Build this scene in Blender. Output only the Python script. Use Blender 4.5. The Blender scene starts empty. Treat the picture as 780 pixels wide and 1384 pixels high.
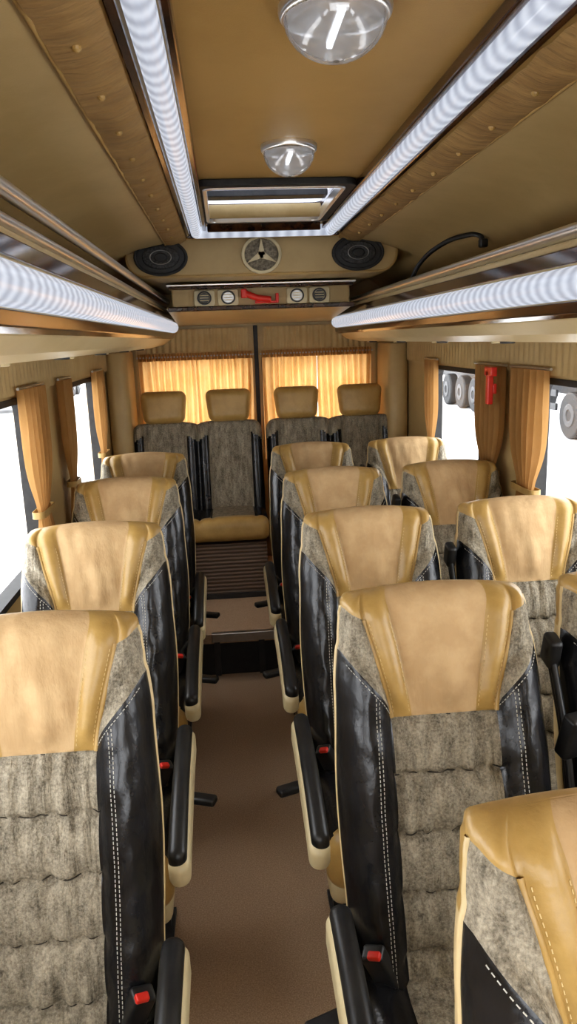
import bpy, math, random, bmesh
import numpy as np
from mathutils import Vector, noise, Matrix
random.seed(3)
S=bpy.context.scene
CZ=1.70; CX=0.205
YB=4.95
# ------------------------------------------------------------ materials
def nodes(name):
    m=bpy.data.materials.new(name); m.use_nodes=True
    nt=m.node_tree; b=nt.nodes['Principled BSDF']
    return m,nt,b
def pmat(name,col,rough=.5,metal=0,col2=None,ns=8,stretch=(1,1,1),bump=0,bs=60,bstretch=None,lo=.4,hi=.6,coat=0,detail=6,spec=.5,dist=.002,transl=0,nr=.65,coarse=None,emit=0):
    m,nt,b=nodes(name); N=nt.nodes.new; L=nt.links.new
    b.inputs['Base Color'].default_value=(*col,1); b.inputs['Roughness'].default_value=rough
    b.inputs['Metallic'].default_value=metal
    b.inputs['Specular IOR Level'].default_value=spec
    if emit: b.inputs['Emission Color'].default_value=(*col,1); b.inputs['Emission Strength'].default_value=emit
    if coat: b.inputs['Coat Weight'].default_value=coat; b.inputs['Coat Roughness'].default_value=.1
    tc=N('ShaderNodeTexCoord'); r=None
    if col2:
        mp=N('ShaderNodeMapping'); mp.inputs['Scale'].default_value=stretch; L(tc.outputs['Object'],mp.inputs[0])
        n=N('ShaderNodeTexNoise'); n.inputs['Scale'].default_value=ns; n.inputs['Detail'].default_value=detail; n.inputs['Roughness'].default_value=nr
        L(mp.outputs[0],n.inputs['Vector'])
        fac=n.outputs['Fac']
        if coarse:
            mp2=N('ShaderNodeMapping'); mp2.inputs['Scale'].default_value=coarse[1]; L(tc.outputs['Object'],mp2.inputs[0])
            n2=N('ShaderNodeTexNoise'); n2.inputs['Scale'].default_value=coarse[0]; n2.inputs['Detail'].default_value=5; n2.inputs['Roughness'].default_value=.6
            L(mp2.outputs[0],n2.inputs['Vector'])
            a=N('ShaderNodeMath'); a.operation='MULTIPLY'; a.inputs[1].default_value=coarse[2]; L(n2.outputs['Fac'],a.inputs[0])
            c=N('ShaderNodeMath'); c.operation='MULTIPLY_ADD'; c.inputs[1].default_value=1-coarse[2]; L(fac,c.inputs[0]); L(a.outputs[0],c.inputs[2]); fac=c.outputs[0]
        r=N('ShaderNodeValToRGB'); r.color_ramp.elements[0].position=lo; r.color_ramp.elements[1].position=hi
        r.color_ramp.elements[0].color=(*col,1); r.color_ramp.elements[1].color=(*col2,1)
        L(fac,r.inputs[0]); L(r.outputs[0],b.inputs['Base Color'])
    if bump:
        mp=N('ShaderNodeMapping'); mp.inputs['Scale'].default_value=bstretch or (1,1,1); L(tc.outputs['Object'],mp.inputs[0])
        n=N('ShaderNodeTexNoise'); n.inputs['Scale'].default_value=bs; n.inputs['Detail'].default_value=4
        L(mp.outputs[0],n.inputs['Vector'])
        bp=N('ShaderNodeBump'); bp.inputs['Strength'].default_value=bump; bp.inputs['Distance'].default_value=dist
        L(n.outputs['Fac'],bp.inputs['Height']); L(bp.outputs[0],b.inputs['Normal'])
    if transl:
        t=N('ShaderNodeBsdfTranslucent')
        if r: L(r.outputs[0],t.inputs[0])
        mx=N('ShaderNodeMixShader'); mx.inputs[0].default_value=transl
        L(b.outputs[0],mx.inputs[1]); L(t.outputs[0],mx.inputs[2]); L(mx.outputs[0],nt.nodes['Material Output'].inputs[0])
    return m
def gather(name,col,col2,axis='Y',scale=14,transl=0,dist=6,bump=.5):
    m,nt,b=nodes(name); N=nt.nodes.new; L=nt.links.new
    tc=N('ShaderNodeTexCoord'); w=N('ShaderNodeTexWave'); w.bands_direction=axis; w.inputs['Scale'].default_value=scale
    w.inputs['Distortion'].default_value=dist; w.inputs['Detail'].default_value=2; w.inputs['Detail Scale'].default_value=1.5
    L(tc.outputs['Object'],w.inputs['Vector'])
    r=N('ShaderNodeValToRGB'); r.color_ramp.elements[0].color=(*col,1); r.color_ramp.elements[1].color=(*col2,1)
    L(w.outputs['Fac'],r.inputs[0]); L(r.outputs[0],b.inputs['Base Color'])
    b.inputs['Roughness'].default_value=.55
    bp=N('ShaderNodeBump'); bp.inputs['Strength'].default_value=bump; bp.inputs['Distance'].default_value=.008
    L(w.outputs['Fac'],bp.inputs['Height']); L(bp.outputs[0],b.inputs['Normal'])
    return m
def ledmat(name,axis):
    m,nt,b=nodes(name); N=nt.nodes.new; L=nt.links.new
    tc=N('ShaderNodeTexCoord'); w=N('ShaderNodeTexWave'); w.bands_direction=axis; w.inputs['Scale'].default_value=6
    w.inputs['Distortion'].default_value=1.2; w.inputs['Detail'].default_value=1
    L(tc.outputs['Object'],w.inputs['Vector'])
    r=N('ShaderNodeValToRGB'); r.color_ramp.elements[0].color=(.46,.50,.60,1); r.color_ramp.elements[1].color=(.78,.83,.93,1)
    L(w.outputs['Fac'],r.inputs[0]); L(r.outputs[0],b.inputs['Emission Color'])
    b.inputs['Emission Strength'].default_value=.66
    b.inputs['Base Color'].default_value=(.2,.22,.26,1); b.inputs['Roughness'].default_value=.2
    return m
M={}
M['vinyl']=pmat('vinyl_wall',(.45,.325,.148),.45,col2=(.51,.375,.178),ns=3,bump=.15,bs=300)
M['ceil']=pmat('ceiling_vinyl',(.41,.26,.09),.4,col2=(.45,.29,.105),ns=3,bump=.15,bs=350)
M['rack']=pmat('rack_vinyl',(.53,.42,.23),.38,col2=(.58,.47,.27),ns=3,bump=.1,bs=300)
M['fabric']=pmat('tan_fabric',(.47,.32,.17),.8,col2=(.54,.38,.21),ns=12,bump=.5,bs=16,bstretch=(2,2,.6),dist=.009,spec=.2)
M['leather']=pmat('tan_leather',(.37,.235,.075),.35,col2=(.45,.295,.105),ns=8,bump=.3,bs=120)
M['shell']=pmat('beige_leather',(.54,.42,.22),.42,col2=(.60,.47,.26),ns=6,bump=.15,bs=120)
M['black']=pmat('black_leather',(.008,.008,.009),.25,col2=(.016,.016,.018),ns=10,bump=.5,bs=90,dist=.002,bstretch=(1,1,.5))
M['suede']=pmat('grey_suede',(.085,.072,.052),.8,col2=(.44,.39,.30),ns=190,detail=6,lo=.36,hi=.63,nr=.75,bump=.9,bs=24,bstretch=(3.0,2,.28),dist=.014,spec=.2,coarse=(20,(2.2,2,.7),.42))
M['seam']=pmat('seam_thread_dark',(.03,.025,.018),.8,col2=(.05,.04,.03),ns=60)
M['stitch']=pmat('stitch_thread',(.5,.48,.42),.7)
M['stitch2']=pmat('stitch_tan',(.6,.45,.22),.7)
M['plastic']=pmat('black_plastic',(.012,.012,.013),.38,col2=(.02,.02,.02),ns=20,bump=.1,bs=400)
M['rubber']=pmat('rubber_black',(.015,.015,.016),.6,col2=(.025,.025,.025),ns=20)
M['grille']=pmat('speaker_grille',(.01,.01,.01),.5,col2=(.06,.06,.06),ns=150,detail=1)
M['red']=pmat('red_plastic',(.65,.03,.02),.35,col2=(.7,.05,.03),ns=10)
M['chrome']=pmat('chrome',(.88,.87,.86),.28,1,col2=(.92,.91,.90),ns=4)
M['steel']=pmat('brushed_steel',(.45,.44,.42),.35,1,col2=(.5,.5,.5),ns=20)
M['carpet']=pmat('carpet_brown',(.36,.25,.165),.95,col2=(.58,.43,.30),ns=240,detail=3,lo=.33,hi=.67,bump=.6,bs=260,spec=.1)
M['rib']=gather('ribbed_brown_vinyl',(.10,.07,.05),(.22,.16,.12),'Z',14,dist=.6)
M['wood']=pmat('burl_wood',(.014,.005,.003),.12,col2=(.11,.042,.014),ns=16,stretch=(1,.5,1),coat=.4,lo=.38,hi=.7)
M['gatherY']=pmat('gathered_fabric',(.29,.175,.065),.6,col2=(.35,.22,.085),ns=9,bump=.8,bs=16,bstretch=(.5,2,.5),dist=.012)
M['gatherS']=pmat('side_pelmet_fabric',(.45,.33,.16),.7,col2=(.50,.375,.19),ns=9,bump=.4,bs=22,bstretch=(1,2,.35),dist=.008)
M['gatherX']=pmat('gathered_pelmet',(.45,.33,.155),.7,col2=(.50,.375,.19),ns=9,bump=.4,bs=22,bstretch=(2,1,.35),dist=.008)
M['curtain']=pmat('curtain_cloth',(.40,.225,.085),.9,col2=(.44,.25,.10),ns=5,transl=.3,spec=.05)
M['curtainR']=pmat('rear_curtain_cloth',(.70,.41,.15),.6,col2=(.78,.48,.20),ns=6,transl=.5)
M['ledY']=ledmat('led_tube_lengthwise','Y'); M['ledX']=ledmat('led_tube_crosswise','X')
M['bulb']=pmat('led_bulb',(.9,.95,1),.3,emit=2.2)
M['beigeplastic']=pmat('beige_plastic',(.58,.49,.30),.4,col2=(.63,.54,.34),ns=10)
M['ground']=pmat('asphalt_pale',(.62,.62,.62),.9,col2=(.72,.72,.72),ns=2)
M['trailer']=pmat('trailer_grey',(.09,.095,.10),.5,col2=(.13,.13,.13),ns=2)
M['ashade']=pmat('dark_metal',(.03,.03,.032),.4,col2=(.05,.05,.05),ns=12)
M['ebmf']=pmat('emblem_mesh',(.13,.11,.08),.7,col2=(.30,.26,.19),ns=70,detail=6)
def glass(name,tint=(1,1,1),g=.06,frost=0):
    m,nt,b=nodes(name); N=nt.nodes.new; L=nt.links.new
    t=N('ShaderNodeBsdfTransparent'); t.inputs[0].default_value=(*tint,1)
    gl=N('ShaderNodeBsdfGlossy'); gl.inputs['Roughness'].default_value=.04
    mx=N('ShaderNodeMixShader'); mx.inputs[0].default_value=g
    L(t.outputs[0],mx.inputs[1]); L(gl.outputs[0],mx.inputs[2]); out=mx
    if frost:
        b.inputs['Base Color'].default_value=(.62,.63,.66,1); b.inputs['Roughness'].default_value=.15
        mf=N('ShaderNodeMixShader'); mf.inputs[0].default_value=frost
        L(mx.outputs[0],mf.inputs[1]); L(b.outputs[0],mf.inputs[2]); out=mf
    L(out.outputs[0],nt.nodes['Material Output'].inputs[0])
    return m
M['glass']=glass('window_glass'); M['lens']=glass('lamp_lens',(.9,.92,.95),.2,.38); M['hatchglass']=glass('hatch_glass',(.5,.51,.54),.1)
# ------------------------------------------------------------ helpers
def link(o,parent=None):
    S.collection.objects.link(o)
    if parent: o.parent=parent
    return o
def empty(name,loc=(0,0,0)):
    e=bpy.data.objects.new(name,None); e.location=loc; e.empty_display_size=.1; return link(e)
def mesh(name,v,f,mats,fm=None,smooth=False):
    me=bpy.data.meshes.new(name); me.from_pydata([tuple(p) for p in v],[],f)
    for m in mats: me.materials.append(M[m] if isinstance(m,str) else m)
    if fm: me.polygons.foreach_set('material_index',fm)
    if smooth: me.polygons.foreach_set('use_smooth',[True]*len(me.polygons))
    me.update(); return me
def obj(name,me,parent=None,loc=(0,0,0),rot=(0,0,0),bevel=0,seg=2):
    o=bpy.data.objects.new(name,me); o.location=loc; o.rotation_euler=rot; link(o,parent)
    if bevel:
        b=o.modifiers.new('bevel','BEVEL'); b.width=bevel; b.segments=seg; b.limit_method='ANGLE'; b.angle_limit=.6
    return o
def boxvf(b):
    x0,x1,y0,y1,z0,z1=b
    v=[(x,y,z) for z in(z0,z1) for y in(y0,y1) for x in(x0,x1)]
    f=[(0,2,3,1),(4,5,7,6),(0,1,5,4),(2,6,7,3),(0,4,6,2),(1,3,7,5)]
    return v,f
def boxes(name,bl,mat,parent=None,bevel=0,loc=(0,0,0),rot=(0,0,0)):
    V=[];F=[]
    for b in bl:
        v,f=boxvf(b); k=len(V); V+=v; F+=[tuple(i+k for i in q) for q in f]
    return obj(name,mesh(name,V,F,[mat]),parent,loc,rot,bevel)
def prism(name,out,axis,d0,d1,mat,parent=None,bevel=0,smooth=False,loc=(0,0,0),rot=(0,0,0)):
    def P(a,b,d): return {'X':(d,a,b),'Y':(a,d,b),'Z':(a,b,d)}[axis]
    n=len(out); v=[P(a,b,d0) for a,b in out]+[P(a,b,d1) for a,b in out]
    f=[(i,(i+1)%n,n+(i+1)%n,n+i) for i in range(n)]+[tuple(range(n))[::-1],tuple(range(n,2*n))]
    me=mesh(name,v,f,[mat])
    if smooth:
        for p in me.polygons[:n]: p.use_smooth=True
    bm=bmesh.new(); bm.from_mesh(me); bmesh.ops.recalc_face_normals(bm,faces=bm.faces); bm.to_mesh(me); bm.free()
    return obj(name,me,parent,loc,rot,bevel)
def rrect(cx,cy,w,h,r,n=6):
    o=[]
    for k,(sx,sy) in enumerate([(1,1),(-1,1),(-1,-1),(1,-1)]):
        for i in range(n+1):
            a=math.pi/2*(k+i/n); o.append((cx+sx*(w/2-r)+r*math.cos(a),cy+sy*(h/2-r)+r*math.sin(a)))
    return o
def ell(cx,cy,rx,ry,n=40): return [(cx+rx*math.cos(2*math.pi*i/n),cy+ry*math.sin(2*math.pi*i/n)) for i in range(n)]
def ring(name,o1,o2,axis,d0,d1,mat,parent=None,bevel=0):
    def P(a,b,d): return {'X':(d,a,b),'Y':(a,d,b),'Z':(a,b,d)}[axis]
    n=len(o1); v=[P(*p,d0) for p in o1]+[P(*p,d0) for p in o2]+[P(*p,d1) for p in o1]+[P(*p,d1) for p in o2]; f=[]
    for i in range(n):
        j=(i+1)%n
        f+=[(i,j,n+j,n+i),(2*n+i,3*n+i,3*n+j,2*n+j),(i,2*n+i,2*n+j,j),(n+i,n+j,3*n+j,3*n+i)]
    return obj(name,mesh(name,v,f,[mat]),parent,bevel=bevel)
def tube(name,pts,r,mat,parent=None,cyc=False,kind='POLY',scale=None):
    c=bpy.data.curves.new(name,'CURVE'); c.dimensions='3D'; c.bevel_depth=r; c.bevel_resolution=5; c.use_fill_caps=True
    s=c.splines.new(kind)
    if kind=='POLY':
        s.points.add(len(pts)-1)
        for p,q in zip(s.points,pts): p.co=(*q,1)
    else:
        s.bezier_points.add(len(pts)-1)
        for p,q in zip(s.bezier_points,pts): p.co=q; p.handle_left_type=p.handle_right_type='AUTO'
    s.use_cyclic_u=cyc
    c.materials.append(M[mat]); o=bpy.data.objects.new(name,c); return link(o,parent)
def rbox(name,dims,r,n,mats,matfn=None,deform=None):
    h=[d/2 for d in dims]; V=[];F=[];idx={}
    def vert(p):
        k=tuple(round(c,6) for c in p)
        if k not in idx:
            idx[k]=len(V); q=[max(-(h[i]-r),min(h[i]-r,p[i])) for i in range(3)]
            d=Vector([p[i]-q[i] for i in range(3)])
            if d.length>1e-9: d.normalize()
            w=Vector(q)+d*r
            V.append(deform(w) if deform else w)
        return idx[k]
    def axisvals(i):
        m=n[i]; inner=h[i]-r; e=4
        return [-h[i]+r*(k/e) for k in range(e)]+[-inner+2*inner*k/m for k in range(m+1)]+[inner+r*((k+1)/e) for k in range(e)]
    A=[axisvals(i) for i in range(3)]
    for ax in range(3):
        u,w=[i for i in range(3) if i!=ax]
        for sg in(-1,1):
            for i in range(len(A[u])-1):
                for j in range(len(A[w])-1):
                    q=[]
                    for a,b in((i,j),(i+1,j),(i+1,j+1),(i,j+1)):
                        p=[0,0,0]; p[ax]=sg*h[ax]; p[u]=A[u][a]; p[w]=A[w][b]; q.append(vert(p))
                    if (sg>0)==(ax==1): q=q[::-1]
                    F.append(tuple(q))
    fm=[]
    if matfn:
        for f in F:
            c=sum((V[i] for i in f),Vector())/4; fm.append(matfn(c))
    return mesh(name,V,F,mats,fm or None,True)
def sm(t): t=max(0,min(1,t)); return t*t*(3-2*t)
def kin(keys,z):
    if z<=keys[0][0]: return keys[0][1]
    for (a,b),(c,d) in zip(keys,keys[1:]):
        if z<=c: return b+(d-b)*sm((z-a)/(c-a))
    return keys[-1][1]
# ------------------------------------------------------------ seat back
ZT=1.20; Z1=.955; LEAN=.262
def yl(z): return -(ZT-z)*LEAN
def A_(z): return .066 if z<Z1 else .066+.040*((z-Z1)/(ZT-Z1))**1.2
def B_(z): return .108 if z<Z1-.02 else .108+.048*sm((z-Z1+.02)/(ZT-Z1+.02))
CK=[(.38,.188),(.55,.205),(.76,.214),(.90,.207),(1.0,.194),(1.09,.190),(1.15,.186),(1.2,.176)]
def C_(z): return kin(CK,z)
TK=[(.38,.065),(.8,.055),(.96,.042),(1.07,.05),(1.16,.044)]
SE=[.845,.735,.625,.515]
def dfront(seg,t,x,z):
    s=abs(x); d=0
    a,b,c=A_(z),B_(z),C_(z); up=sm((z-Z1)/.05)
    if seg<2:
        if z<Z1:
            k=(Z1-z)/.11; d+=.013*abs(math.sin(math.pi*k))**.8; near=0
            for q in [Z1]+SE:
                d-=.009*math.exp(-((z-q)/.006)**2); near+=math.exp(-abs(z-q)/.030)
            d+=(.004+.014*near)*noise.noise((x*50,3+round((Z1-z)/.11-.5)*3,z*5)); d-=.006*sm((s-.08)/.028)
        else:
            if seg==0: d+=.012*up*(1-(s/a)**2)+.009*noise.noise((x*24+9,1,z*7+x*12))*up
            else: d+=.017*up*math.sin(math.pi*t)+.003*noise.noise((x*20,5,z*14))
    if seg==2:
        d+=(.040*(1-up)+.010*up)*math.sin(math.pi*min(1,t*.95+.03))**.75-.022*t**5
        d+=.004*noise.noise((x*40+5,2,z*25))
        d-=.008*math.exp(-(t/.08)**2)
    return d
def warp(seg,t,z):
    if seg<2: return z
    tri=(z-.66)/(Z1-.66) if z<Z1 else (ZT-z)/(ZT-Z1)
    return z+.125*max(0,min(1,tri))*t**.6
def fpoint(seg,t,sgn,z,extra=0,T=None,cc=None):
    a,b,c=A_(z),B_(z),(cc or C_(z))
    if cc: k=cc/C_(z); b*=k; a*=k
    x={0:a*t,1:a+(b-a)*t,2:b+(c-b)*t}[seg]*sgn
    zz=warp(seg,t,z)
    T=kin(TK,z) if T is None else T
    y=yl(zz)-T-dfront(seg,t,x,z)*(T/kin(TK,z) if T>0 else 0)-extra
    if z>1.08: zz-=.014*(x/c)**2*sm((z-1.08)/.08)
    return Vector((x,y,zz))
def build_back():
    cols=[(0,i/14) for i in range(15)]+[(1,i/8) for i in range(1,9)]+[(2,i/12) for i in range(1,13)]
    full=[(s,t,-1) for s,t in cols[::-1]]+[(s,t,1) for s,t in cols[1:]]
    zs=list(np.linspace(.38,Z1,110))+list(np.linspace(Z1,1.155,30))[1:]
    R=[(z,None,None) for z in zs]
    for k in range(1,8):
        ph=math.pi/2*k/7; R.append((1.155+.045*math.sin(ph),.044*math.cos(ph),C_(1.155)-.026*(1-math.cos(ph))))
    V=[];F=[];fm=[]; nf=len(full); ns=6; nb=16
    for z,T,cc in R:
        Tz=kin(TK,z) if T is None else T
        fr=[fpoint(s,t,g,z,0,T,cc) for s,t,g in full]
        rg,lf=fr[-1],fr[0]
        c=rg.x; yb=yl(rg.z)+Tz-.012*Tz/.05
        ringp=list(fr)
        for i in range(1,ns+1):
            t=i/(ns+1); ringp.append(Vector((c+.007*math.sin(math.pi*t)*(Tz/.05),rg.y+(yb-rg.y)*t,rg.z)))
        for i in range(nb):
            t=i/(nb-1); x=c*(1-2*t); ringp.append(Vector((x,yl(z)+Tz-.012*(x/c)**4*Tz/.05+(rg.z-z)*LEAN,rg.z+( (z-rg.z)*(1-(x/c)**2) if z>1.0 else 0))))
        for i in range(1,ns+1):
            t=1-i/(ns+1); ringp.append(Vector((-c-.007*math.sin(math.pi*t)*(Tz/.05),lf.y+(yb-lf.y)*t,lf.z)))
        V+=ringp
    n=len(ringp)
    for r in range(len(R)-1):
        top=R[r][0]>=Z1-1e-4; capr=R[r][0]>1.142
        for i in range(n):
            j=(i+1)%n; F.append((r*n+i,r*n+j,(r+1)*n+j,(r+1)*n+i))
            if i<nf-1:
                s=max(full[i][0],full[j][0])
                m=(0 if s==0 else 1 if s==1 or capr else 2) if top else (2 if s<2 else 3)
            elif i<nf+2 or i>=n-3: m=(1 if capr else 2) if top else 3
            else: m=1 if top else 4
            fm.append(m)
    F.append(tuple(range(n))[::-1]); fm.append(4)
    return mesh('seat_back',V,F,['fabric','leather','suede','black','shell'],fm,True)
def dashes(lines,w,L,gap):
    V=[];F=[]
    for pts in lines:
        acc=[0]
        for a,b in zip(pts,pts[1:]): acc.append(acc[-1]+(b-a).length)
        def at(s):
            for k in range(len(acc)-1):
                if s<=acc[k+1]:
                    return pts[k].lerp(pts[k+1],(s-acc[k])/max(1e-9,acc[k+1]-acc[k]))
            return pts[-1]
        s=0
        while s+L<acc[-1]:
            p,q=at(s),at(s+L); t=(q-p).normalized(); side=t.cross(Vector((0,-1,0)))
            side.normalize(); nn=side.cross(t).normalized()
            k=len(V)
            for P in(p,q):
                for a in(-1,1):
                    for b in(-1,1): V.append(P+side*a*w+nn*b*w)
            F+=[(k,k+1,k+3,k+2),(k+4,k+6,k+7,k+5),(k,k+4,k+5,k+1),(k+2,k+3,k+7,k+6),(k,k+2,k+6,k+4),(k+1,k+5,k+7,k+3)]
            s+=L+gap
    return V,F
ME={}
ME['back']=build_back()
ls=[];lt=[]
for g in(-1,1):
    zz=list(np.linspace(.42,Z1-.01,110))
    ls.append([fpoint(2,.30,g,z,.0004) for z in zz]); 
    ls.append([fpoint(2,.37,g,z,.0004) for z in zz])
    ls.append([fpoint(2,t,g,Z1-.008,.0006) for t in np.linspace(.05,.95,14)])
    zz=list(np.linspace(Z1+.01,1.15,34))
    lt.append([fpoint(1,.10,g,z,.0004) for z in zz]); lt.append([fpoint(1,.85,g,z,.0004) for z in zz])
V,F=dashes(ls,.0007,.005,.0035); ME['st1']=mesh('stitching',V,F,['stitch'])
V,F=dashes(lt,.0006,.005,.004); ME['st2']=mesh('headrest_stitching',V,F,['stitch2'])
def tubemesh(lines,r,mat,n=8):
    V=[];F=[]
    for pts in lines:
        k0=len(V)
        for i,p in enumerate(pts):
            t=(pts[min(i+1,len(pts)-1)]-pts[max(i-1,0)]).normalized(); a=t.cross(Vector((0,-1,0.02)))
            a.normalize(); b=a.cross(t)
            for j in range(n):
                th=2*math.pi*j/n; V.append(p+a*r*math.cos(th)+b*r*math.sin(th))
        for i in range(len(pts)-1):
            for j in range(n):
                F.append((k0+i*n+j,k0+i*n+(j+1)%n,k0+(i+1)*n+(j+1)%n,k0+(i+1)*n+j))
    return mesh('piping',V,F,[mat],None,True)
pl=[]
for g in(-1,1):
    pl.append([fpoint(1,1,g,z,.001) for z in np.linspace(Z1,1.155,36)])
ME['pipe']=tubemesh(pl,.0055,'leather')
pl=[]
for q in SE+[Z1-.002]:
    pts=[fpoint(1,t,-1,q,0) for t in np.linspace(1,.1,9)]+[fpoint(0,t,-1,q,0) for t in np.linspace(1,.1,12)]+[fpoint(0,t,1,q,0) for t in np.linspace(0,1,13)]+[fpoint(1,t,1,q,0) for t in np.linspace(.1,1,9)]
    pl.append(pts)
ME['seam']=tubemesh(pl,.0018,'seam',6)
pl=[]
for g in(-1,1):
    l=[]
    for z in np.linspace(.40,1.15,80):
        p=fpoint(2,1,g,z,0); T=kin(TK,z); yb=yl(p.z)+T-.012; l.append(Vector((p.x+g*.0045,p.y+(yb-p.y)*.42,p.z)))
    pl.append(l)
ME['pipe2']=tubemesh(pl,.005,'shell')
# cushion
def cm(c):
    if c.y<-.185: return 1
    if abs(c.x)<.118 and c.z>.02: return 0
    return 2
def cd(p):
    s=abs(p.x); top=sm((p.z-.0)/.06)
    dz=top*(.018*math.sin(math.pi*min(1,max(0,(s-.12)/.10))) - .008*math.exp(-((s-.118)/.006)**2)+.006*(s<.118)*abs(math.cos(math.pi*p.y/.13)) + .002*noise.noise((p.x*40,p.y*9,0)))
    return Vector((p.x,p.y,p.z+dz+(-p.y)*.06))
ME['cush']=rbox('seat_cushion',(.43,.46,.15),.05,(40,34,6),['suede','leather','black'],cm,cd)
ME['base']=rbox('seat_base_shell',(.41,.42,.08),.03,(4,4,2),['beigeplastic'])
ME['arm']=rbox('armrest_body',(.05,.47,.090),.0245,(4,16,4),['beigeplastic'],None,lambda p:Vector((p.x,p.y,p.z*(1-.25*sm((-p.y+.0)/.23))-.02*((p.y)/.23)**2)))
ME['pad']=rbox('armrest_pad',(.042,.46,.060),.0205,(3,16,3),['plastic'],None,lambda p:Vector((p.x,p.y,p.z-.02*((p.y)/.23)**2)))
ME['hub']=rbox('recliner_cover',(.03,.12,.14),.014,(2,6,6),['beigeplastic'])
ME['lever']=rbox('recline_lever',(.075,.035,.022),.008,(2,2,2),['plastic'])
ME['buck']=rbox('belt_buckle',(.045,.035,.10),.008,(2,2,3),['plastic'])
ME['guide']=rbox('belt_guide',(.028,.05,.07),.010,(2,2,3),['plastic'])
ME['btn']=rbox('buckle_button',(.026,.016,.012),.004,(1,1,1),['red'])
v=[];f=[]
for b in [(-.17,-.13,-.50,-.18,0,.015),(.13,.17,-.50,-.18,0,.015),(-.16,-.14,-.46,-.42,.01,.30),(.14,.16,-.46,-.42,.01,.30),(-.16,-.14,-.26,-.22,.01,.30),(.14,.16,-.26,-.22,.01,.30),(-.17,.17,-.47,-.41,.27,.30),(-.17,.17,-.27,-.21,.27,.30)]:
    a,q=boxvf(b); k=len(v); v+=a; f+=[tuple(i+k for i in z) for z in q]
ME['legs']=mesh('seat_legs',v,f,['ashade'])
def seat(x,y,m,arm=True):
    e=empty('passenger_seat',(x,y,0))
    obj('backrest',ME['back'],e); obj('stitching',ME['st1'],e); obj('headrest_stitching',ME['st2'],e)
    obj('headrest_piping',ME['pipe'],e); obj('side_piping',ME['pipe2'],e); obj('quilting_seams',ME['seam'],e)
    obj('cushion',ME['cush'],e,(0,-.37,.405)); obj('base_shell',ME['base'],e,(0,-.36,.325)); obj('legs',ME['legs'],e)
    if arm:
        obj('armrest_body',ME['arm'],e,(m*.247,-.50,.610),(math.radians(9),0,0))
        obj('armrest_pad',ME['pad'],e,(m*.244,-.50,.640),(math.radians(9),0,0))
        obj('recliner_cover',ME['hub'],e,(m*.220,-.22,.50),(math.radians(10),0,0))
        obj('recline_lever',ME['lever'],e,(m*.285,-.36,.50),(0,0,m*-.35))
    obj('buckle',ME['buck'],e,(m*.165,-.27,.52),(.3,m*.3,m*.5)); obj('buckle_button',ME['btn'],e,(m*.182,-.288,.566),(.3,m*.3,m*.5))
    tube('belt_strap',[(m*.19,-.25,.42),(m*.175,-.262,.48)],.012,'plastic',e)
    if not arm:
        for q in(0,.012):
            tube('belt_webbing',[(m*.222,-.20+q,.42),(m*.228,-.20+q,.66),(m*.230,-.15+q,.86),(m*.232,-.07+q,1.02)],.008,'plastic',e,kind='BEZIER')
        obj('belt_tongue',ME['buck'],e,(m*.229,-.165,.90),(.25,0,.3))
        obj('belt_guide',ME['guide'],e,(m*.232,-.06,1.04),(.25,0,0))
ROW=[.70,1.435,2.155,2.88,3.62]
for i,y in enumerate(ROW):
    seat(.430 if i==0 else .403,y,-1); seat(.888,y+.03,-1,False)
for x,y in[(-.388,1.395),(-.405,2.14),(-.405,2.87),(-.405,3.52)]: seat(x,y,1)
# ------------------------------------------------------------ shell
WL=CX-.915; WR=CX+.915
boxes('floor',[(WL-.04,WR+.04,-.9,YB,-.05,0)],'carpet')
def wall(name,x0,x1,ops):
    z0,z1=.92,1.53; bl=[(x0,x1,-.9,YB,0,z0),(x0,x1,-.9,YB,z1,1.86)]; y=-.9
    for a,b in ops: bl.append((x0,x1,y,a,z0,z1)); y=b
    bl.append((x0,x1,y,YB,z0,z1)); return boxes(name,bl,'vinyl')
opL=[(-.75,.1),(.35,2.72),(3.36,4.15)]; opR=[(-.75,.1),(.35,2.62),(3.20,3.97)]
wall('wall_left',WL-.05,WL,opL); wall('wall_right',WR,WR+.05,opR)
k=1
for ops,xw,d in((opL,WL,1),(opR,WR,-1)):
    for a,b in ops:
        e=empty('window_%d'%k); k+=1
        ring('frame',rrect((a+b)/2,1.225,b-a+.012,.622,.06),rrect((a+b)/2,1.225,b-a-.03,.58,.045),'X',xw-d*.045,xw+d*.006,'rubber',e)
        boxes('glass',[(xw-d*.04-.002,xw-d*.04+.002,a,b,.92,1.53)],'glass',e)
zb,zt=.95,1.615
RW=[(-.54,.17),(.25,.95)]
boxes('wall_rear',[(WL-.05,WR+.05,YB,YB+.05,0,zb),(WL-.05,WR+.05,YB,YB+.05,zt,2.25),(WL-.05,RW[0][0],YB,YB+.05,zb,zt),(RW[0][1],RW[1][0],YB,YB+.05,zb,zt),(RW[1][1],WR+.05,YB,YB+.05,zb,zt)],'vinyl')
for i,(a,b) in enumerate(RW):
    e=empty('door_%d'%(i+1))
    ring('window_frame',rrect((a+b)/2,1.28,b-a+.02,.69,.05),rrect((a+b)/2,1.28,b-a-.04,.62,.04),'Y',YB-.006,YB+.05,'rubber',e)
    boxes('glass',[(a,b,YB+.03,YB+.034,zb,zt)],'glass',e)
    ring('door_panel_edge',rrect((a+b)/2,1.08,.80 if i else .78,1.32,.06),rrect((a+b)/2,1.08,.775 if i else .755,1.295,.05),'Y',YB-.012,YB-.001,'vinyl',e,.003)
boxes('trim_1',[(.195,.222,YB-.022,YB-.001,.3,1.79)],'rubber',bevel=.004)
boxes('wall_front',[(WL-.05,WR+.05,-.95,-.9,0,.95),(WL-.05,WR+.05,-.95,-.9,1.88,2.25),(WL-.05,WL+.06,-.95,-.9,.95,1.88),(WR-.06,WR+.05,-.95,-.9,.95,1.88)],'vinyl')
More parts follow.
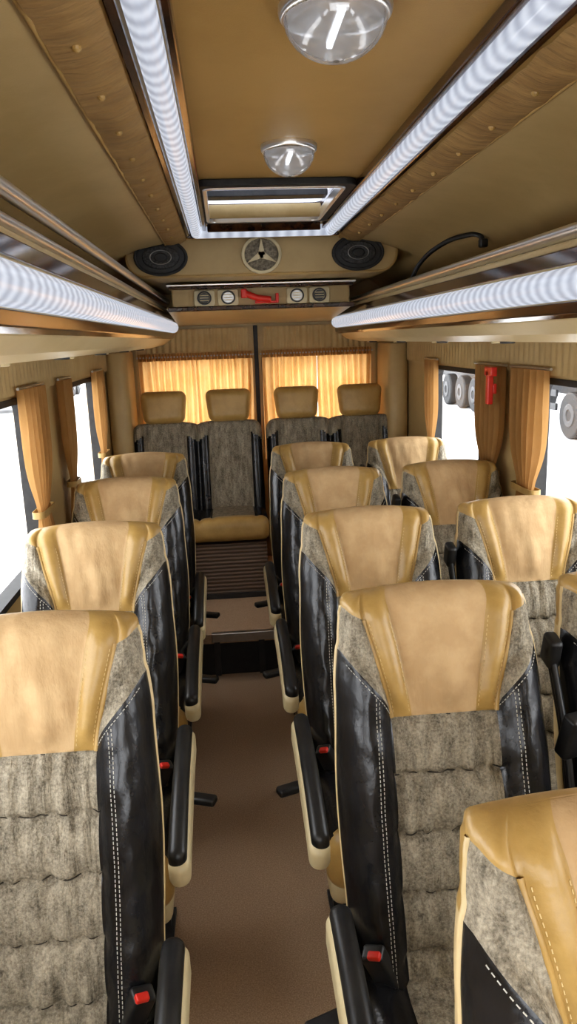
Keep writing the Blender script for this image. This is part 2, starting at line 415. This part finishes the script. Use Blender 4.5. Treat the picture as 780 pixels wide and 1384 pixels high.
# ceiling
half=[(.345,.50),(.345,.462),(.445,.438),(.55,.418),(.65,.388),(.74,.345),(.81,.29),(.865,.225),(.90,.15),(.955,.13)]
V=[];F=[];fm=[]
H=(-.055,.440,2.55,3.29)
for sg in(-1,1):
    k0=len(V)
    for s,z in half:
        V+=[(CX+sg*s,-.95,CZ+z),(CX+sg*s,YB+.05,CZ+z)]
    for i in range(len(half)-1):
        a=k0+2*i; F.append((a,a+1,a+3,a+2)); fm.append(1 if i>1 else 0)
def quad(x0,x1,y0,y1,z):
    k=len(V); V.extend([(x0,y0,z),(x1,y0,z),(x1,y1,z),(x0,y1,z)]); F.append((k,k+1,k+2,k+3)); fm.append(0)
zc=CZ+.5
quad(CX-.345,CX+.345,-.95,H[2],zc); quad(CX-.345,CX+.345,H[3],YB+.05,zc); quad(CX-.345,H[0],H[2],H[3],zc); quad(H[1],CX+.345,H[2],H[3],zc)
me=mesh('ceiling',V,F,['ceil','vinyl'],fm)
for p in me.polygons: p.use_smooth= p.material_index==1
obj('ceiling',me)
e=empty('ceiling_led_light')
YL=3.50
for sg in(-1,1):
    tube('led_tube',[(CX+sg*.30,-.8,CZ+.470),(CX+sg*.30,YL,CZ+.470)],.025,'ledY',e)
tube('led_tube',[(CX-.30,YL,CZ+.470),(CX+.30,YL,CZ+.470)],.025,'ledX',e)
k=2
for sg in(-1,1):
    for s in(.264,.338):
        xx=CX+sg*s
        boxes('trim_%d'%k,[(xx-.009,xx+.009,-.9,YL+(.045 if s>.3 else -.035),CZ+(.472 if s<.3 else .456),CZ+.499)],'wood',bevel=.004); k+=1
boxes('trim_6',[(CX-.25,CX+.25,YL-.047,YL-.03,CZ+.465,CZ+.499)],'wood',bevel=.004)
boxes('trim_7',[(CX-.345,CX+.345,YL+.03,YL+.047,CZ+.45,CZ+.499)],'wood',bevel=.004)
for sg in(-1,1):
    e=empty('ceiling_gathered_strip'); V=[];F=[];ny=420;nx=8
    for j in range(ny+1):
        y=-.9+(3.6+.9)*j/ny
        for i in range(nx+1):
            t=i/nx; s=.350+.092*t
            z=CZ+.460-.024*t-.007-.008*math.sin(math.pi*t)-.005*noise.noise((t*1.2,y*16,sg*4))
            V.append((CX+sg*s,y,z))
    for j in range(ny):
        for i in range(nx):
            a=j*(nx+1)+i; F.append((a,a+1,a+nx+2,a+nx+1))
    obj('gathered_fabric',mesh('gathered_fabric',V,F,['gatherY'],None,True),e)
    bm=bmesh.new()
    y=.1
    while y<3.5:
        bmesh.ops.create_uvsphere(bm,u_segments=10,v_segments=6,radius=.008,matrix=Matrix.Translation((CX+sg*.40,y,CZ+.432))); y+=.23
    mb=bpy.data.meshes.new('buttons'); bm.to_mesh(mb); bm.free(); mb.materials.append(M['leather']); obj('buttons',mb,e)
    tube('edge_bead',[(CX+sg*.446,-.9,CZ+.433),(CX+sg*.446,3.6,CZ+.433)],.005,'leather',e)
# roof hatch
e=empty('roof_hatch')
hx,hy=(H[0]+H[1])/2,(H[2]+H[3])/2; hw,hl=H[1]-H[0],H[3]-H[2]
ring('outer_frame',rrect(hx,hy,hw+.04,hl+.04,.05),rrect(hx,hy,hw-.025,hl-.03,.04),'Z',zc-.022,zc,'rubber',e,.004)
ring('inner_frame',rrect(hx,hy,hw-.022,hl-.028,.04),rrect(hx,hy,hw-.05,hl-.055,.03),'Z',zc-.026,zc+.01,'chrome',e,.004)
ring('shaft',rrect(hx,hy,hw+.02,hl+.02,.05),rrect(hx,hy,hw-.02,hl-.02,.04),'Z',zc,zc+.05,'wood',e)
boxes('glass_lid',[(H[0],H[1],H[2],H[3],zc+.05,zc+.056)],'hatchglass',e)
tube('blind_roll',[(H[0]+.02,H[3]-.10,zc+.006),(H[1]-.02,H[3]-.10,zc+.006)],.026,'gatherX',e)
boxes('cross_bar',[(H[0]+.02,H[1]-.02,H[3]-.33,H[3]-.25,zc+.022,zc+.045)],'ashade',e,.003)
boxes('handle_bar',[(H[0]+.06,H[1]-.06,H[3]-.045,H[3]-.03,zc-.01,zc+.01)],'steel',e,.003)
# ceiling lamps
def lamp(y,r):
    e=empty('ceiling_lamp',(CX-.005,y,zc))
    def lathe(name,prof,mat,cap=False):
        V=[];F=[];n=44
        for rr,z in prof:
            for i in range(n):
                a=2*math.pi*i/n; V.append((rr*math.cos(a),rr*math.sin(a),z))
        for j in range(len(prof)-1):
            for i in range(n): F.append((j*n+i,(j+1)*n+i,(j+1)*n+(i+1)%n,j*n+(i+1)%n))
        if cap: F.append(tuple(range((len(prof)-1)*n,len(prof)*n)))
        obj(name,mesh(name,V,F,[mat],None,True),e)
    lathe('lens',[(r*.92*math.cos(t*1.5),-.014-.064*math.sin(t*1.5)) for t in [i/12 for i in range(13)]],'lens',True)
    lathe('bezel',[(r,0),(r*1.01,-.006),(r*.99,-.014),(r*.94,-.019),(r*.90,-.018),(r*.88,-.010)],'chrome')
    lathe('reflector',[(r*.88,-.012),(r*.6,-.006),(r*.2,-.003),(r*.02,-.003)],'chrome',True)
    boxes('led_array',[(-.005,.005,q*r*.13-.003,q*r*.13+.003,-.036,-.030) for q in range(-6,7)],'bulb',e,.002)
    boxes('led_board',[(-.011,.011,-r*.82,r*.82,-.030,-.024)],'chrome',e,.002)
lamp(1.285,.089); lamp(2.13,.075)
# ------------------------------------------------------------ luggage racks
def rack(sg,zr):
    e=empty('overhead_luggage_rack'); y0,y1=.25,4.78
    X=lambda s:CX+sg*s
    prof=[(.545,.185),(.525,.178),(.513,.15),(.513,.04),(.53,.018),(.575,-.012),(.66,-.032),(.78,-.038),(.912,-.036),(.912,.10),(.60,.11),(.56,.15)]
    prism('shelf_body',[(X(s),CZ+z) for s,z in prof],'Y',y0,y1,'rack',e,.006)
    tube('led_tube',[(X(.513),y0,CZ+.090),(X(.513),y1,CZ+.090)],.034,'ledY',e)
    prism('wood_upper',[(X(s),CZ+z) for s,z in[(.503,.128),(.509,.160),(.522,.165),(.522,.128)]],'Y',y0-.002,y1+.002,'wood',e,.002)
    prism('wood_lower',[(X(s),CZ+z) for s,z in[(.50,.053),(.505,.030),(.525,.020),(.525,.053)]],'Y',y0-.002,y1+.002,'wood',e,.002)
    ys=1.18 if sg<0 else y0
    tube('rail_upper',[(X(.535),ys,CZ+zr),(X(.535),y1,CZ+zr)],.014,'chrome',e)
    tube('rail_cap',[(X(.535),ys-.025,CZ+zr),(X(.535),ys+.004,CZ+zr)],.018,'plastic',e)
    tube('rail_lower',[(X(.54),y0,CZ+.195),(X(.54),y1,CZ+.195)],.012,'chrome',e)
    y=.9
    while y<4.6:
        prism('air_nozzle',ell(X(.70),y,.024,.024,20),'Z',CZ-.040,CZ-.030,'ashade',e,.003)
        prism('reading_lamp',ell(X(.70),y+.09,.020,.020,20),'Z',CZ-.040,CZ-.030,'beigeplastic',e,.003); y+=.73
rack(-1,.243); rack(1,.200)
e=empty('grab_handle')
tube('bar',[(.765,3.1,CZ+.19),(.79,3.02,CZ+.27),(.85,2.9,CZ+.33),(.90,2.83,CZ+.345),(.945,2.76,CZ+.335),(.95,2.745,CZ+.31)],.009,'plastic',e,kind='BEZIER')
boxes('end_mount',[(.935,.965,2.73,2.76,CZ+.295,CZ+.325)],'plastic',e,.006)
# ------------------------------------------------------------ rear bulkhead
e=empty('rear_bulkhead_panel')
prism('speaker_panel',rrect(CX,CZ+.378,1.27,.178,.085,8),'Y',3.60,YB-.01,'vinyl',e,.015)
ring('panel_piping',rrect(CX,CZ+.378,1.262,.170,.084,8),rrect(CX,CZ+.378,1.246,.154,.076,8),'Y',3.599,3.604,'leather',e,.002)
boxes('vent_panel',[(-.25,.66,3.92,YB-.01,CZ+.165,CZ+.285)],'vinyl',e,.008)
V=[(-.28,3.93,CZ+.165),(.69,3.93,CZ+.165),(.69,YB-.03,CZ+.10),(-.28,YB-.03,CZ+.10),(-.28,3.93,CZ+.17),(.69,3.93,CZ+.17),(.69,YB-.03,CZ+.17),(-.28,YB-.03,CZ+.17)]
obj('underside',mesh('underside',V,[(0,3,2,1),(4,5,6,7),(0,1,5,4),(1,2,6,5),(2,3,7,6),(3,0,4,7)],['vinyl']),e)
boxes('ledge',[(-.27,.68,3.85,3.94,CZ+.268,CZ+.278)],'chrome',e,.003)
boxes('ledge_wood_strip',[(-.26,.67,3.87,3.94,CZ+.254,CZ+.267)],'wood',e,.003)
boxes('lower_wood_strip',[(-.27,.68,3.905,3.925,CZ+.150,CZ+.172)],'wood',e,.004)
boxes('rear_fill',[(WL,WR,YB-.13,YB-.03,CZ+.11,CZ+.40)],'vinyl',e)
for x in(-.265,.645):
    s=empty('ceiling_speaker'); 
    prism('grille_body',ell(x,CZ+.378,.118,.078),'Y',3.585,3.599,'plastic',s,.004)
    ring('bezel',ell(x,CZ+.378,.122,.081),ell(x,CZ+.378,.108,.068),'Y',3.573,3.598,'rubber',s,.004)
    prism('cone',ell(x,CZ+.378,.085,.052),'Y',3.576,3.590,'grille',s,.006)
    ring('cone_ring',ell(x,CZ+.378,.050,.032),ell(x,CZ+.378,.046,.029),'Y',3.570,3.585,'steel',s,.002)
    prism('tweeter',ell(x,CZ+.378,.030,.020),'Y',3.568,3.585,'plastic',s,.006)
s=empty('star_emblem'); ex,ez=.195,CZ+.380
prism('disc',ell(ex,ez,.086,.079),'Y',3.588,3.598,'ebmf',s)
ring('rim',ell(ex,ez,.092,.085),ell(ex,ez,.078,.071),'Y',3.574,3.598,'beigeplastic',s,.003)
for a in(90,210,330):
    a=math.radians(a); c,d=math.cos(a),math.sin(a); p=[(ex-d*.016,ez+c*.016),(ex+c*.080,ez+d*.073),(ex+d*.016,ez-c*.016)]
    prism('spoke',p+[(ex-c*.009,ez-d*.009)],'Y',3.574,3.592,'beigeplastic',s)
for x in(-.085,.035,.385,.50):
    s=empty('air_vent'); z=CZ+.212
    prism('plate',rrect(x,z,.105,.078,.012),'Y',3.905,3.919,'beigeplastic',s,.003)
    ring('bezel',ell(x,z,.036,.034,28),ell(x,z,.029,.027,28),'Y',3.895,3.910,'ashade',s,.002)
    prism('core',ell(x,z,.027,.025,28),'Y',3.899,3.908,'ashade' if x in(-.085,.50) else 'steel',s)
    boxes('louvres',[(x-.022,x+.022,3.893,3.900,z+q,z+q+.004) for q in(-.014,-.002,.010)],'beigeplastic',s)
s=empty('emergency_hammer')
tube('handle',[(.12,3.89,CZ+.228),(.18,3.89,CZ+.205),(.25,3.89,CZ+.195)],.016,'red',s)
boxes('head',[(.10,.13,3.875,3.905,CZ+.205,CZ+.250)],'red',s,.005)
boxes('bracket',[(.17,.29,3.89,3.918,CZ+.178,CZ+.19),(.275,.29,3.88,3.918,CZ+.178,CZ+.225)],'red',s,.003)
for x0,x1,n in((WL,-.575,'left'),(.99,WR,'right')):
    prism('trim_%s'%('8' if n=='left' else '9'),rrect((x0+x1)/2,4.70,x1-x0-.004,.40,.05),'Z',.235,1.655,'vinyl',None,.01,True)
def sheet(name,fn,nu,nv,mat,parent=None):
    V=[];F=[]
    for j in range(nv+1):
        for i in range(nu+1): V.append(fn(i/nu,j/nv))
    for j in range(nv):
        for i in range(nu):
            a=j*(nu+1)+i; F.append((a,a+1,a+nu+2,a+nu+1))
    return obj(name,mesh(name,V,F,[mat],None,True),parent)
for a,b in((-.50,.16),(.255,.93)):
    sheet('rear_window_pelmet',lambda u,v,a=a,b=b:(a+(b-a)*u,YB-.03-.006*math.sin(u*110+2*noise.noise((u*6,v,a)))*(1-.5*v),CZ-.065+.145*v),160,4,'gatherX')
for (a,b) in RW:
    e=empty('rear_window_curtain'); a-=.01;b+=.01
    for (p,q) in((a,(a+b)/2-.0),((a+b)/2,b)):
        sheet('cloth',lambda u,v,p=p,q=q:(p+(q-p)*u,YB-.055-(.010+.004*math.sin(v*3))*math.sin(u*(q-p)*150+2.2*noise.noise((u*6,v*1.5,p)))-.006*noise.noise((u*9,v*2,3)),.92+.685*v),140,14,'curtainR',e)
    tube('rail',[(a-.01,YB-.06,1.608),(b+.01,YB-.06,1.608)],.006,'steel',e)
    sheet('heading',lambda u,v:(a+(b-a)*u,YB-.066-.008*math.sin(u*(b-a)*320),1.585+.045*v),260,3,'curtain',e)
for xw,d,ops in((WL,1,opL),(WR,-1,opR)):
    sheet('side_pelmet',lambda u,v:(xw+d*(.020+.003*math.sin(u*600)*v),.1+4.4*u,1.548+.11*v),1200,3,'gatherS')
def curtain(xw,d,y0,y1,tie=1.13):
    e=empty('window_curtain'); c=(y0+y1)/2; w=(y1-y0)/2
    def fn(u,v):
        z=.86+.705*v; k=1-.42*math.exp(-((z-tie)/.10)**2)-.12*sm((1.4-z)/.3)
        return (xw+d*(.038+.017*math.cos(u*w*2*105+1.5*noise.noise((u*3,v*2,y0)))*k),c+(u-.5)*2*w*k,z)
    sheet('cloth',fn,100,30,'curtain',e)
    ring('tie_band',rrect(xw+d*.038,c,.044,w*1.25,.018),rrect(xw+d*.038,c,.038,w*1.2,.016),'Z',tie-.012,tie+.012,'leather',e)
    tube('rail',[(xw+d*.040,y0-.02,1.57),(xw+d*.040,y1+.02,1.57)],.005,'steel',e)
for a,b in((2.50,2.80),(3.10,3.30),(3.90,4.15),(.15,.4)): curtain(WL,1,a,b)
for a,b in((2.44,2.76),(2.84,3.17),(3.78,3.99),(.15,.4)): curtain(WR,-1,a,b)
e=empty('safety_hammer'); boxes('handle',[(WR-.1,WR-.078,2.85,2.88,1.42,1.55)],'red',e,.004); boxes('head',[(WR-.1,WR-.075,2.82,2.90,1.53,1.565)],'red',e,.004); boxes('mount',[(WR-.078,WR-.062,2.855,2.875,1.46,1.50)],'red',e,.004)
# ------------------------------------------------------------ step & bench
e=empty('rear_step')
boxes('carpet_top',[(WL+.002,WR-.002,3.585,YB-.002,.18,.23)],'carpet',e)
boxes('riser',[(WL+.002,WR-.002,3.60,3.62,0,.18)],'rubber',e)
boxes('nosing',[(-.14,.20,3.572,3.60,.19,.238)],'steel',e,.004)
boxes('riser_frame',[(-.13,-.10,3.58,3.60,0,.19),(.10,.13,3.58,3.60,0,.19)],'ashade',e,.003)
def bench(xc):
    e=empty('rear_bench_seat',(xc,4.50,.232))
    boxes('ribbed_base',[(-.38,.38,-.37,.1,0,.33)],'rib',e,.006)
    boxes('base_rail',[(-.40,.40,-.385,-.37,.0,.03)],'ashade',e)
    def cm2(c):
        if c.y<-.17 or c.z<0: return 1
        x=abs(abs(c.x)-.2); return 0 if x<.125 else 2
    def cd2(p):
        x=abs(abs(p.x)-.2); t=sm(p.z/.05); return Vector((p.x,p.y,p.z+t*(-.008*math.exp(-((x-.125)/.008)**2)-.012*math.exp(-(p.x/.012)**2)+.012*math.cos(min(1,x/.2)*1.5))))
    obj('cushion',rbox('bench_cushion',(.80,.50,.13),.045,(60,24,5),['suede','leather','black'],cm2,cd2),e,(0,-.17,.40),(math.radians(-3),0,0))
    def bm2(c):
        x=abs(abs(c.x)-.2)
        if c.y>.03: return 3
        return 0 if x<.130 or c.z>.26-.6*max(0,x-.1) else 2
    def bd2(p):
        x=abs(abs(p.x)-.2); t=sm(-p.y/.05); d=.03*math.sin(math.pi*min(1,max(0,(x-.118)/.09)))-.008*math.exp(-((x-.118)/.008)**2)-.02*math.exp(-(p.x/.012)**2)
        for q in(-.15,-.03,.09,.21): d-=.007*math.exp(-((p.z-q)/.008)**2)*(x<.118)
        arch=-.02*(x/.2)**4*sm((p.z-.2)/.1)
        return Vector((p.x,p.y-t*d,p.z+arch))
    obj('backrest',rbox('bench_back',(.80,.13,.66),.05,(64,4,50),['suede','leather','black','shell'],bm2,bd2),e,(0,.10,.66),(math.radians(-11),0,0))
    for x in(-.2,.2):
        hb=rbox('headrest',(.27,.10,.20),.045,(12,3,10),['leather'],None,lambda p:Vector((p.x*(1+.08*p.z/.1),p.y-.015*(1-(p.x/.135)**2),p.z)))
        obj('headrest',hb,e,(x,.155,1.075),(math.radians(-8),0,0))
        for q in(-.05,.05): tube('headrest_post',[(x+q,.15,.95),(x+q,.155,1.02)],.006,'chrome',e)
bench(-.19); bench(.635)
# ------------------------------------------------------------ outside
V=[(-60,-40,-.6),(60,-40,-.6),(60,90,-.6),(-60,90,-.6)]
obj('ground',mesh('ground',V,[(0,1,2,3)],['ground']))
def truck(x,y,L,ws):
    e=empty('cargo_truck',(x,y,-.6))
    boxes('cargo_body',[(0,2.4,0,L,1.35,3.9)],'trailer',e,.05)
    boxes('chassis',[(.5,1.9,-.2,L,.85,1.35)],'ashade',e,.03)
    boxes('side_guard',[(.03,.09,1.9,6.7,.55,.70),(.03,.09,1.9,6.7,.85,1.0)],'ashade',e,.01)
    boxes('cab',[(.05,2.35,-2.6,-.3,.7,3.3)],'trailer',e,.2)
    boxes('bumper',[(0,2.4,-2.7,-2.5,.4,.8)],'ashade',e,.05)
    for yy in ws:
        for xx in(.02,2.08):
            prism('tyre',ell(yy,.5,.5,.5,28),'X',xx,xx+.3,'rubber',e,.05)
            ring('hub',ell(yy,.5,.25,.25,28),ell(yy,.5,.12,.12,28),'X',xx-.02,xx+.32,'ashade',e,.02)
truck(7.2,14,17,(-1.6,1.2,7.4,8.7,10.1,14)); 
truck(-9.5,30,8,(-1.6,2.4,6,7.2))
# ------------------------------------------------------------ world / camera
w=bpy.data.worlds.new('world'); S.world=w; w.use_nodes=True
bg=w.node_tree.nodes['Background']; bg.inputs[0].default_value=(.95,.97,1,1); bg.inputs[1].default_value=5.7
S.view_settings.view_transform='Standard'
S.view_settings.look='Medium High Contrast'
cam=bpy.data.cameras.new('camera'); co=bpy.data.objects.new('camera',cam); link(co)
yaw,pit,rol=math.radians(4.44),math.radians(13.2),math.radians(2.0)
d=Vector((math.sin(yaw)*math.cos(pit),math.cos(yaw)*math.cos(pit),-math.sin(pit))); r0=Vector((math.cos(yaw),-math.sin(yaw),0)); u0=r0.cross(d)
r=r0*math.cos(rol)-u0*math.sin(rol); u=u0*math.cos(rol)+r0*math.sin(rol)
mt=Matrix((r,u,-d)).transposed().to_4x4(); mt.translation=(0,0,CZ); co.matrix_world=mt
cam.sensor_fit='VERTICAL'; cam.sensor_height=36; cam.lens=26.01; cam.clip_start=.02
S.camera=co
